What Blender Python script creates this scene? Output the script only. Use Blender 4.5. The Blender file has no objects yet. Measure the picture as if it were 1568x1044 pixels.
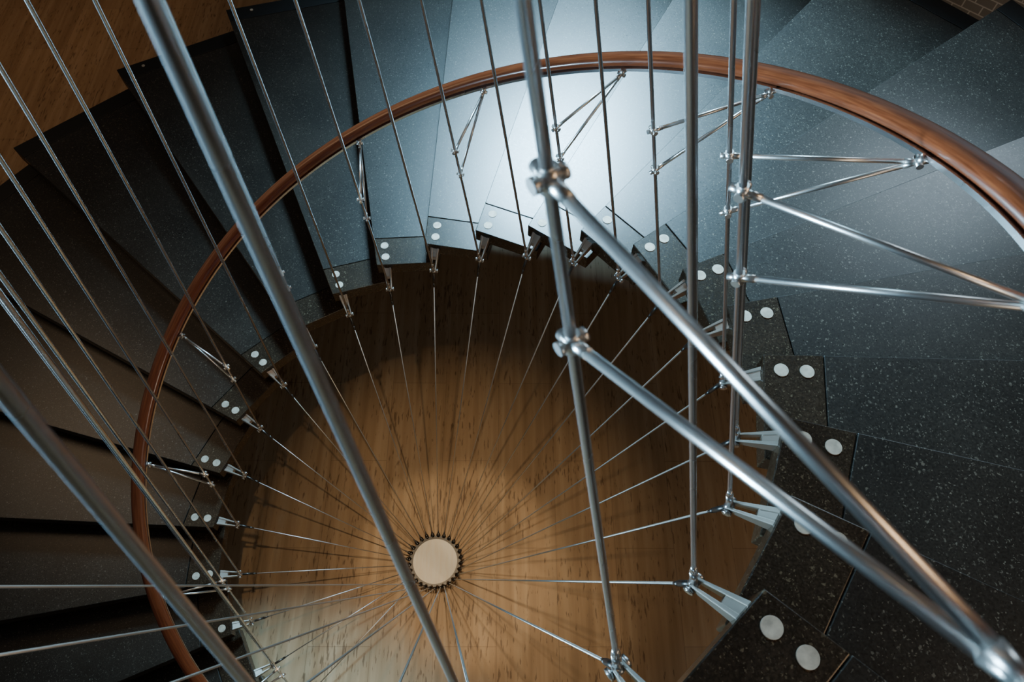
import bpy, bmesh, math, random
from mathutils import Vector, Matrix
random.seed(4)
U=1.18
# ---- recovered geometry (unit = well radius) ----
PHI0=-.0707; DA=.2228; S=.1445
HTOP=6.5; RTOP=-.0213
A1=.709; A2=.852; RH=1.0902; DH=-.0131; HH=.8738
HD=.0891; R1=1.1274; R2=1.194; E0=.0458; ET=.0335/.9
RI=1.086; RSEAM=1.243; RO=3.3885; TH=.068
ZD=-.0568; ZF=-.20
K0,K1=-1,27
KW={22:22,23:22.66,24:23.6,25:24.5,26:25.36,27:26.2,28:27.05}
def warp(k):
    if k<=22: return k
    i=min(int(k),27); t=k-i
    return KW[i]+(KW[i+1]-KW[i])*t
def az(k,da=0):
    return math.pi/2+PHI0-(warp(k)-10)*DA+da
def P(k,r,z,lat=0,da=0):
    a=az(k,da)
    return Vector((r*math.cos(a)-lat*math.sin(a), r*math.sin(a)+lat*math.cos(a), S*k+z))*U
H=.1445/.022
def rod(k,z):
    t=z/(H-S*k)
    return P(k,1+(RTOP-1)*t,z)
# ---- material helpers ----
def newmat(n):
    m=bpy.data.materials.new(n); m.use_nodes=True; nt=m.node_tree
    return m,nt,nt.nodes['Principled BSDF']
def ramp(nt,src,stops):
    r=nt.nodes.new('ShaderNodeValToRGB'); e=r.color_ramp.elements
    while len(e)<len(stops): e.new(.5)
    for i,(p,c) in enumerate(stops):
        e[i].position=p; e[i].color=(c[0],c[1],c[2],1)
    nt.links.new(src,r.inputs[0]); return r
def stone(name,base,fleck,rough,spec=.5):
    m,nt,b=newmat(name); L=nt.links
    tc=nt.nodes.new('ShaderNodeTexCoord')
    n0=nt.nodes.new('ShaderNodeTexNoise'); n0.inputs['Scale'].default_value=3.; n0.inputs['Detail'].default_value=5
    L.new(tc.outputs['Object'],n0.inputs['Vector'])
    r0=ramp(nt,n0.outputs['Fac'],[(.35,[c*.75 for c in base]),(.7,[c*1.3 for c in base])])
    nf=nt.nodes.new('ShaderNodeTexNoise'); nf.inputs['Scale'].default_value=160.; nf.inputs['Detail'].default_value=4
    L.new(tc.outputs['Object'],nf.inputs['Vector'])
    rf=ramp(nt,nf.outputs['Fac'],[(.4,(.55,.55,.55)),(.6,(1.0,1.0,1.0))])
    m0=nt.nodes.new('ShaderNodeMixRGB'); m0.blend_type='MULTIPLY'; m0.inputs[0].default_value=1; L.new(r0.outputs[0],m0.inputs[1]); L.new(rf.outputs[0],m0.inputs[2])
    nd=nt.nodes.new('ShaderNodeTexNoise'); nd.inputs['Scale'].default_value=110; nd.inputs['Detail'].default_value=3
    L.new(tc.outputs['Object'],nd.inputs['Vector'])
    mx=nt.nodes.new('ShaderNodeMixRGB'); mx.blend_type='ADD'; mx.inputs[0].default_value=.018
    L.new(tc.outputs['Object'],mx.inputs[1]); L.new(nd.outputs['Color'],mx.inputs[2])
    prev=m0.outputs[0]
    for sc,th,g0,g1 in ((68,.23,.60,1.1),(34,.16,.76,1.15),(135,.27,.48,1.05)):
        v=nt.nodes.new('ShaderNodeTexVoronoi'); v.inputs['Scale'].default_value=sc
        L.new(mx.outputs[0],v.inputs['Vector'])
        a=ramp(nt,v.outputs['Distance'],[(th*.7,(1,1,1)),(th*1.25,(0,0,0))])
        sp=nt.nodes.new('ShaderNodeSeparateColor'); L.new(v.outputs['Color'],sp.inputs[0])
        g=nt.nodes.new('ShaderNodeMapRange'); g.inputs[1].default_value=g0; g.inputs[2].default_value=g1
        L.new(sp.outputs[0],g.inputs[0])
        mu=nt.nodes.new('ShaderNodeMath'); mu.operation='MULTIPLY'; L.new(a.outputs[0],mu.inputs[0]); L.new(g.outputs[0],mu.inputs[1])
        mm=nt.nodes.new('ShaderNodeMixRGB'); L.new(mu.outputs[0],mm.inputs[0]); L.new(prev,mm.inputs[1])
        mm.inputs[2].default_value=(*fleck,1); prev=mm.outputs[0]
    L.new(prev,b.inputs['Base Color'])
    nr=nt.nodes.new('ShaderNodeTexNoise'); nr.inputs['Scale'].default_value=120; nr.inputs['Detail'].default_value=3; L.new(tc.outputs['Object'],nr.inputs['Vector'])
    mr=nt.nodes.new('ShaderNodeMapRange'); mr.inputs[3].default_value=rough-.06; mr.inputs[4].default_value=rough+.08
    L.new(nr.outputs['Fac'],mr.inputs[0]); L.new(mr.outputs[0],b.inputs['Roughness'])
    b.inputs['Specular IOR Level'].default_value=spec
    return m
m_outer=stone('bluestone_honed',(.030,.025,.020),(.21,.185,.145),.29,.6)
m_inner=stone('bluestone_sheen_cutoff',(.044,.029,.018),(.19,.145,.09),.24,.40)  # browner base colour paints in where the blue sheen is cut off
m_black,nt,b=newmat('black_end_block'); b.inputs['Base Color'].default_value=(.006,.006,.006,1); b.inputs['Roughness'].default_value=.5
def metal(name,col,rough):
    m,nt,b=newmat(name); b.inputs['Metallic'].default_value=1; b.inputs['Base Color'].default_value=(*col,1)
    b.inputs['Roughness'].default_value=rough
    tc=nt.nodes.new('ShaderNodeTexCoord'); n=nt.nodes.new('ShaderNodeTexNoise'); n.inputs['Scale'].default_value=4
    nt.links.new(tc.outputs['Object'],n.inputs['Vector'])
    mr=nt.nodes.new('ShaderNodeMapRange'); mr.inputs[3].default_value=rough-.03; mr.inputs[4].default_value=rough+.03
    nt.links.new(n.outputs['Fac'],mr.inputs[0]); nt.links.new(mr.outputs[0],b.inputs['Roughness']); return m
m_steel=metal('stainless_steel',(.80,.81,.82),.27)
m_spoke=metal('spoke_steel',(.68,.65,.60),.45)
m_fork=metal('cast_steel',(.52,.48,.43),.45)
m_bright=metal('polished_steel',(.86,.84,.81),.32)
m_dark=metal('dark_steel',(.12,.115,.11),.4)
m_cap,nt,b=newmat('cap_disc'); b.inputs['Roughness'].default_value=.5; b.inputs['Metallic'].default_value=.1
tc=nt.nodes.new('ShaderNodeTexCoord'); n=nt.nodes.new('ShaderNodeTexNoise'); n.inputs['Scale'].default_value=40; n.inputs['Detail'].default_value=6
nt.links.new(tc.outputs['Object'],n.inputs['Vector']); r=ramp(nt,n.outputs['Fac'],[(.3,(.45,.40,.32)),(.65,(.76,.69,.57))]); nt.links.new(r.outputs[0],b.inputs['Base Color'])
m_disc,nt,b=newmat('hub_disc_travertine'); b.inputs['Roughness'].default_value=.5
tc=nt.nodes.new('ShaderNodeTexCoord'); mp=nt.nodes.new('ShaderNodeMapping'); mp.inputs['Scale'].default_value=(14,1.5,1)
n=nt.nodes.new('ShaderNodeTexNoise'); n.inputs['Scale'].default_value=4; n.inputs['Detail'].default_value=4
nt.links.new(tc.outputs['Object'],mp.inputs[0]); nt.links.new(mp.outputs[0],n.inputs['Vector'])
r=ramp(nt,n.outputs['Fac'],[(.3,(.94,.84,.68)),(.6,(.99,.94,.82))]); nt.links.new(r.outputs[0],b.inputs['Base Color'])
# wood rail
m_wood,nt,b=newmat('rail_wood'); tc=nt.nodes.new('ShaderNodeTexCoord'); uvm=nt.nodes.new('ShaderNodeMapping')
nt.links.new(tc.outputs['UV'],uvm.inputs[0]); uvm.inputs['Scale'].default_value=(3,9,1)
n=nt.nodes.new('ShaderNodeTexNoise'); n.inputs['Scale'].default_value=3; n.inputs['Detail'].default_value=6; nt.links.new(uvm.outputs[0],n.inputs['Vector'])
r=ramp(nt,n.outputs['Fac'],[(.3,(.14,.030,.010)),(.5,(.22,.052,.018)),(.72,(.31,.085,.03))]); nt.links.new(r.outputs[0],b.inputs['Base Color'])
b.inputs['Roughness'].default_value=.28; b.inputs['Coat Weight'].default_value=1; b.inputs['Coat Roughness'].default_value=.10
# travertine floor
m_floor,nt,b=newmat('travertine_floor'); L=nt.links; tc=nt.nodes.new('ShaderNodeTexCoord')
br=nt.nodes.new('ShaderNodeTexBrick'); mpb=nt.nodes.new('ShaderNodeMapping'); mpb.inputs['Rotation'].default_value=(0,0,math.radians(90)); mpb.inputs['Location'].default_value=(.13,.0,0)
L.new(tc.outputs['Object'],mpb.inputs[0]); L.new(mpb.outputs[0],br.inputs['Vector'])
br.inputs['Scale'].default_value=1; br.inputs['Brick Width'].default_value=1.3; br.inputs['Row Height'].default_value=.42; br.inputs['Mortar Size'].default_value=.0018
br.inputs['Color1'].default_value=(.90,.90,.90,1); br.inputs['Color2'].default_value=(1,1,1,1); br.inputs['Mortar'].default_value=(.6,.57,.55,1)
mp=nt.nodes.new('ShaderNodeMapping'); mp.inputs['Scale'].default_value=(10,.5,1); L.new(tc.outputs['Object'],mp.inputs[0])
n=nt.nodes.new('ShaderNodeTexNoise'); n.inputs['Scale'].default_value=1.8; n.inputs['Detail'].default_value=4; n.inputs['Distortion'].default_value=.2; L.new(mp.outputs[0],n.inputs['Vector'])
r=ramp(nt,n.outputs['Fac'],[(.28,(.38,.245,.13)),(.5,(.48,.32,.18)),(.72,(.58,.41,.25))])
mp2=nt.nodes.new('ShaderNodeMapping'); mp2.inputs['Scale'].default_value=(60,9,1); L.new(tc.outputs['Object'],mp2.inputs[0])
n2=nt.nodes.new('ShaderNodeTexNoise'); n2.inputs['Scale'].default_value=1.2; n2.inputs['Detail'].default_value=3; L.new(mp2.outputs[0],n2.inputs['Vector'])
n3=nt.nodes.new('ShaderNodeTexNoise'); n3.inputs['Scale'].default_value=2.5; n3.inputs['Detail'].default_value=2; L.new(tc.outputs['Object'],n3.inputs['Vector'])
ad=nt.nodes.new('ShaderNodeMath'); ad.operation='MULTIPLY_ADD'; L.new(n3.outputs['Fac'],ad.inputs[0]); ad.inputs[1].default_value=.35; L.new(n2.outputs['Fac'],ad.inputs[2])
r2=ramp(nt,ad.outputs[0],[(.49,(.22,.16,.11)),(.56,(1,1,1))])
m1=nt.nodes.new('ShaderNodeMixRGB'); m1.blend_type='MULTIPLY'; m1.inputs[0].default_value=1; L.new(r.outputs[0],m1.inputs[1]); L.new(br.outputs['Color'],m1.inputs[2])
m2=nt.nodes.new('ShaderNodeMixRGB'); m2.blend_type='MULTIPLY'; m2.inputs[0].default_value=.65; L.new(m1.outputs[0],m2.inputs[1]); L.new(r2.outputs[0],m2.inputs[2])
L.new(m2.outputs[0],b.inputs['Base Color']); b.inputs['Roughness'].default_value=.55
# brick wall
m_brick,nt,b=newmat('grey_tile_wall'); tc=nt.nodes.new('ShaderNodeTexCoord'); br=nt.nodes.new('ShaderNodeTexBrick')
nt.links.new(tc.outputs['UV'],br.inputs['Vector']); br.inputs['Scale'].default_value=1; br.inputs['Brick Width'].default_value=.11; br.inputs['Row Height'].default_value=.055; br.inputs['Mortar Size'].default_value=.004
br.inputs['Color1'].default_value=(.30,.295,.29,1); br.inputs['Color2'].default_value=(.36,.355,.35,1); br.inputs['Mortar'].default_value=(.8,.8,.8,1)
nt.links.new(br.outputs['Color'],b.inputs['Base Color']); b.inputs['Roughness'].default_value=.6
# ---- mesh builders ----
def cyl(bm,a,b,r,r2=None,n=12,cap=True):
    r2=r if r2 is None else r2
    d=(b-a); l=d.length
    if l<1e-6: return
    q=d.to_track_quat('Z','Y').to_matrix()
    A=[];B=[]
    for i in range(n):
        t=2*math.pi*i/n; v=q@Vector((math.cos(t),math.sin(t),0))
        A.append(bm.verts.new(a+v*r)); B.append(bm.verts.new(b+v*r2))
    for i in range(n):
        f=bm.faces.new((A[i],A[(i+1)%n],B[(i+1)%n],B[i])); f.smooth=True
    if cap:
        bm.faces.new(A[::-1]); bm.faces.new(B)
def sph(bm,c,r):
    g=bmesh.ops.create_uvsphere(bm,u_segments=12,v_segments=8,radius=r,matrix=Matrix.Translation(c))
    for v in g['verts']:
        for f in v.link_faces: f.smooth=True
def prism(bm,pts,z0,z1):
    b=[bm.verts.new((p.x,p.y,z0)) for p in pts]; t=[bm.verts.new((p.x,p.y,z1)) for p in pts]
    n=len(pts)
    bm.faces.new(t); bm.faces.new(b[::-1])
    for i in range(n): bm.faces.new((b[i],b[(i+1)%n],t[(i+1)%n],t[i]))
def hull8(bm,q0,q1):
    a=[bm.verts.new(p) for p in q0]; b=[bm.verts.new(p) for p in q1]
    bm.faces.new(a[::-1]); bm.faces.new(b)
    for i in range(4): bm.faces.new((a[i],a[(i+1)%4],b[(i+1)%4],b[i]))
def obj(name,bm,mat,parent=None,bevel=0):
    bmesh.ops.recalc_face_normals(bm,faces=bm.faces)
    me=bpy.data.meshes.new(name); bm.to_mesh(me); bm.free(); me.materials.append(mat)
    o=bpy.data.objects.new(name,me); bpy.context.collection.objects.link(o)
    if parent: o.parent=parent
    if bevel:
        md=o.modifiers.new('bevel','BEVEL'); md.width=bevel; md.segments=2; md.limit_method='ANGLE'
    return o
def empty(n):
    e=bpy.data.objects.new(n,None); bpy.context.collection.objects.link(e); return e
stair=empty('spiral_staircase')
# ---- treads ----
bi=bmesh.new(); bo=bmesh.new(); be=bmesh.new(); bc=bmesh.new()
def lat_at(r): return E0+ET*(r-1.1)
RB=3.27
for k in range(K0,K1+1):
    zt=(S*k+HD)*U; zb=zt-TH*U
    fr=lambda r: P(k,r,0,lat_at(r))
    ov=.05
    nx=lambda r: P(k+1 if k<27 else 27.9,r,0,lat_at(r)-ov)
    def quad(ra,rb,g=0.0):
        return [fr(ra+g),fr(rb),nx(rb),nx(ra+g)]
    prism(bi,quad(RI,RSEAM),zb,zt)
    prism(bo,quad(RSEAM,RB,.0022),zb,zt)
    prism(be,quad(RB,RO,.0022),zb-.03*U,zt+.001)
    for r in (R1,R2):
        c=P(k,r,HD); cyl(bc,c-Vector((0,0,.004*U)),c+Vector((0,0,.0025*U)),.0195*U,.0185*U,n=32)
    c=P(k,3.33,HD,-.02); cyl(bc,c-Vector((0,0,.004*U)),c+Vector((0,0,.004*U)),.010*U,.009*U,n=16)
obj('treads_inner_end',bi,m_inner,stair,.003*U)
obj('treads_slab',bo,m_outer,stair,.0025*U)
obj('tread_outer_blocks',be,m_black,stair,.003*U)
obj('bolt_caps',bc,m_cap,stair)
# ---- joints / clevis forks ----
bf=bmesh.new(); bj=bmesh.new()
for k in range(K0,K1+1):
    a=az(k); er=Vector((math.cos(a),math.sin(a),0)); et=Vector((-math.sin(a),math.cos(a),0)); ez=Vector((0,0,1))
    J=P(k,1,0); O=P(k,RI+.004,.052)
    for sgn in (-1,1):
        w0,w1=.0105,.021
        def q(c,w,h,t):
            return [c+et*U*sgn*(w-t)-ez*h*U, c+et*U*sgn*w-ez*h*U, c+et*U*sgn*w+ez*h*U, c+et*U*sgn*(w-t)+ez*h*U]
        hull8(bf,q(J-er*.006*U,w0,.008,.005),q(O,w1,.019,.011))
    mid=J.lerp(O,.55)
    hull8(bf,[mid-et*.012*U-ez*.012*U,mid+et*.012*U-ez*.012*U,mid+et*.012*U+ez*.012*U,mid-et*.012*U+ez*.012*U],
             [O-et*.015*U-ez*.016*U,O+et*.015*U-ez*.016*U,O+et*.015*U+ez*.016*U,O-et*.015*U+ez*.016*U])
    cyl(bj,J-et*.02*U,J+et*.02*U,.006*U)
    for sg in (-1,1): cyl(bj,J+et*sg*.013*U,J+et*sg*.019*U,.0105*U,n=6)
    sph(bj,J,.0115*U)
    b0=rod(k,.012); b1=rod(k,.055); b2=rod(k,.075)
    cyl(bj,b0,b1,.0078*U); cyl(bj,b1,b2,.0078*U,.0048*U)
obj('tread_clevis_forks',bf,m_fork,stair,.0015*U)
obj('rod_end_joints',bj,m_steel,stair)
# ---- suspension rods ----
bm=bmesh.new()
for k in range(K0,K1+1):
    cyl(bm,rod(k,.01),rod(k,(H-S*k)*.985),.0046*U,n=20)
obj('suspension_rods',bm,m_steel,stair)
bm=bmesh.new(); cyl(bm,Vector((0,0,(H-.14)*U)),Vector((0,0,(H+.1)*U)),.05*U,.09*U,n=32)
obj('upper_anchor_hub',bm,m_dark,stair)
# ---- tension spokes + ring ----
bm=bmesh.new(); bs=bmesh.new(); C=Vector((0,0,ZD*U))
RR=.137
for k in range(K0,K1+1):
    a=az(k); er=Vector((math.cos(a),math.sin(a),0)); et=Vector((-math.sin(a),math.cos(a),0))
    J=P(k,1,0); s0=C+er*(RR+.012)*U; d=(J-s0).normalized()
    cyl(bm,s0,J,.0027*U,n=10)
    cyl(bs,J-d*.012*U,J-d*.062*U,.0060*U,n=10); cyl(bs,J-d*.062*U,J-d*.085*U,.0060*U,.003*U,n=10)
    cyl(bs,s0,s0+d*.04*U,.0055*U,.004*U,n=10)
    cyl(bs,s0-et*.011*U,s0+et*.011*U,.009*U,n=8)
    sph(bs,s0+d*.014*U,.010*U)
obj('tension_spokes',bm,m_spoke,stair)
N=56; vi=[];vo=[]; M=N*2
for i in range(M):
    t=2*math.pi*i/M; ro=(RR+ (.010 if (i//2)%2==0 else -.002))*U
    vo.append(Vector((ro*math.cos(t),ro*math.sin(t),0))); vi.append(Vector(((RR-.010)*U*math.cos(t),(RR-.010)*U*math.sin(t),0)))
T=[bs.verts.new(v+C+Vector((0,0,.012*U))) for v in vo]; Ti=[bs.verts.new(v+C+Vector((0,0,.012*U))) for v in vi]
B=[bs.verts.new(v+C-Vector((0,0,.014*U))) for v in vo]; Bi=[bs.verts.new(v+C-Vector((0,0,.014*U))) for v in vi]
for i in range(M):
    j=(i+1)%M
    bs.faces.new((T[i],T[j],Ti[j],Ti[i])); bs.faces.new((B[j],B[i],Bi[i],Bi[j]))
    bs.faces.new((T[j],T[i],B[i],B[j])); bs.faces.new((Ti[i],Ti[j],Bi[j],Bi[i]))
obj('tension_ring',bs,m_dark,stair)
bm=bmesh.new(); cyl(bm,C-Vector((0,0,.012*U)),C+Vector((0,0,.009*U)),(RR-.0095)*U,n=64); obj('hub_disc',bm,m_disc,stair)
# ---- handrail ----
rail=empty('wooden_handrail')
def sweep(name,prof,mat,kk0,kk1,step=.1,r0=RH,z0=HH):
    bm=bmesh.new(); uv=bm.loops.layers.uv.new('UVMap'); rows=[]; n=len(prof)
    ks=[kk0+i*step for i in range(int((kk1-kk0)/step)+1)]
    for k in ks:
        rows.append([bm.verts.new(P(k,r0+pr,z0+pz,0,DH)) for pr,pz in prof])
    for i in range(len(rows)-1):
        for j in range(n):
            f=bm.faces.new((rows[i][j],rows[i][(j+1)%n],rows[i+1][(j+1)%n],rows[i+1][j])); f.smooth=True
            for l,(uu,vv) in zip(f.loops,((i,j),(i,j+1),(i+1,j+1),(i+1,j))): l[uv].uv=(uu*step*.25,vv/n)
    bm.faces.new(rows[0][::-1]); bm.faces.new(rows[-1])
    return obj(name,bm,mat,rail)
prof=[(.031+.0265*math.cos(2*math.pi*i/20), .036+.022*math.sin(2*math.pi*i/20)) for i in range(20)]
sweep('rail_tube',prof,m_wood,-1.3,27.5)
o=sweep('rail_steel_flat',[(.008,.004),(.052,.004),(.052,.014),(.008,.014)],m_steel,-1.3,27.5)
for p in o.data.polygons: p.use_smooth=False
bb=bmesh.new()
rr=.0044*U
for k in range(-1,K1+1,2):
    a=az(k,DH); er=Vector((math.cos(a),math.sin(a),0)); et=Vector((-math.sin(a),math.cos(a),0))
    top=P(k,RH,HH,0,DH)
    for z in (A1,A2):
        c=rod(k,z); u=(rod(k,z+.02)-c).normalized(); d=(top-c).normalized(); s=d.cross(u).normalized()
        cyl(bb,c-u*.009*U,c+u*.009*U,.0072*U,n=20)
        cyl(bb,c-s*.0125*U,c+s*.0125*U,.0040*U)
        for g in (-1,1): cyl(bb,c+s*g*.009*U,c+s*g*.013*U,.0060*U,n=12)
        cyl(bb,c,c+d*.022*U,.0058*U,.0050*U,n=16); cyl(bb,c-d*.015*U,c,.0050*U,.0050*U)
        cyl(bb,c+d*.020*U,top-d*.012*U,rr,n=16)
        cyl(bb,top-d*.022*U,top,.0054*U,.0042*U)
    cyl(bb,top-et*.012*U,top+et*.012*U,.006*U)
    cyl(bb,top,top+er*.026*U+Vector((0,0,.010*U)),.006*U,.006*U)
    cyl(bb,top,top+Vector((0,0,.012*U))+er*.006*U,.008*U,.008*U)
obj('rail_v_brackets',bb,m_bright,rail)
# ---- floor, wall ----
bm=bmesh.new(); G=9*U
prism(bm,[Vector((-G,-G,0)),Vector((G,-G,0)),Vector((G,G,0)),Vector((-G,G,0))],(ZF-.1)*U,ZF*U); obj('floor',bm,m_floor)
bm=bmesh.new(); uv=bm.loops.layers.uv.new('UVMap')
a=math.radians(47); n=Vector((math.cos(a),math.sin(a),0)); t=Vector((-n.y,n.x,0)); c=n*3.62*U
w=2.0*U; h0=ZF*U; h1=3.2*U
def wq(off):
    return [c+n*off-t*w+Vector((0,0,h0)),c+n*off+t*w+Vector((0,0,h0)),c+n*off+t*w+Vector((0,0,h1)),c+n*off-t*w+Vector((0,0,h1))]
hull8(bm,wq(0),wq(.15))
for f in bm.faces:
    for l in f.loops:
        l[uv].uv=((l.vert.co-c).dot(t)+ (l.vert.co-c).dot(n),l.vert.co.z)
obj('wall_back',bm,m_brick)
# ---- camera ----
f,nx_,ny_=1106.7,775.0,1135.2
d=Vector((nx_-784,-(ny_-522),-f)).normalized(); up=-d
ex=Vector((1,0,0)); x=(ex-ex.dot(up)*up).normalized(); y=up.cross(x)
R=Matrix((x,y,up))
cam=bpy.data.cameras.new('camera'); cam.sensor_width=36; cam.lens=f/1568*36; cam.clip_start=.02; cam.clip_end=200
cam.dof.use_dof=True; cam.dof.focus_distance=2.7; cam.dof.aperture_fstop=8
co=bpy.data.objects.new('camera',cam); bpy.context.collection.objects.link(co)
co.matrix_world=Matrix.Translation(Vector((.4136,-.9113,4.2211))*U)@R.to_4x4()
bpy.context.scene.camera=co
# ---- lights ----
def look(o,tgt):
    o.rotation_euler=(Vector(tgt)-o.location).to_track_quat('-Z','Y').to_euler()
def area(n,loc,tgt,sx,sy,e,col,spread=180):
    l=bpy.data.lights.new(n,'AREA'); l.shape='RECTANGLE'; l.size=sx; l.size_y=sy; l.energy=e; l.color=col; l.spread=math.radians(spread)
    o=bpy.data.objects.new(n,l); bpy.context.collection.objects.link(o); o.location=Vector(loc)*U; look(o,Vector(tgt)*U); return o
def spot(n,loc,tgt,ang,blend,e,col,rad=.05):
    l=bpy.data.lights.new(n,'SPOT'); l.spot_size=math.radians(ang); l.spot_blend=blend; l.energy=e; l.color=col; l.shadow_soft_size=rad
    o=bpy.data.objects.new(n,l); bpy.context.collection.objects.link(o); o.location=Vector(loc)*U; look(o,Vector(tgt)*U); return o
area('window_daylight',(1.05,5.9,6.6),(1.0,2.0,2.3),1.5,1.4,170,(.42,.76,1.0),44)
area('fill_right_treads',(5.0,4.4,6.0),(1.9,.2,2.6),1.8,1.8,26,(.66,.85,1.0),90)  # unseen fill added to brighten the right-hand treads
area('window_left',(-6.2,-1.8,2.6),(0,-.2,4.7),1.8,2.8,360,(.42,.74,1.0),38)
area('warm_fill_rear_right',(5.5,-6.0,4.0),(.2,-.5,3.4),2.0,2.5,85,(1,.82,.62))  # warm glow added behind the camera for rods and struts
area('warm_fill_right',(5.2,-2.2,6.2),(1.8,-1,2.6),1.6,1.6,34,(1,.66,.38),110)  # unseen panel added so the lower right treads reflect warm brown
area('warm_fill_left',(-4.8,2.4,6.0),(-1.6,.9,.8),2.4,2.4,13,(1,.68,.40),110)  # dim warm panel, added to give the left treads a brown reflection
spot('ceiling_spot_well',(.55,-.5,6.3),(.13,.02,ZF),12,.5,620,(1,.80,.53),.03)
spot('ceiling_spot_low',(.2,.3,6.3),(.62,-.35,ZF),10,.8,300,(1,.78,.50),.03)
spot('ceiling_spot_wide',(0,-.3,6.3),(.05,.1,ZF),26,.8,640,(1,.72,.43))
spot('hall_spot',(-3.6,4.4,5.5),(-4.6,4.6,ZF),60,.8,120,(1,.52,.20))
w=bpy.data.worlds.new('world'); bpy.context.scene.world=w; w.use_nodes=True
bg=w.node_tree.nodes['Background']; bg.inputs[0].default_value=(.72,.66,.60,1); bg.inputs[1].default_value=.04
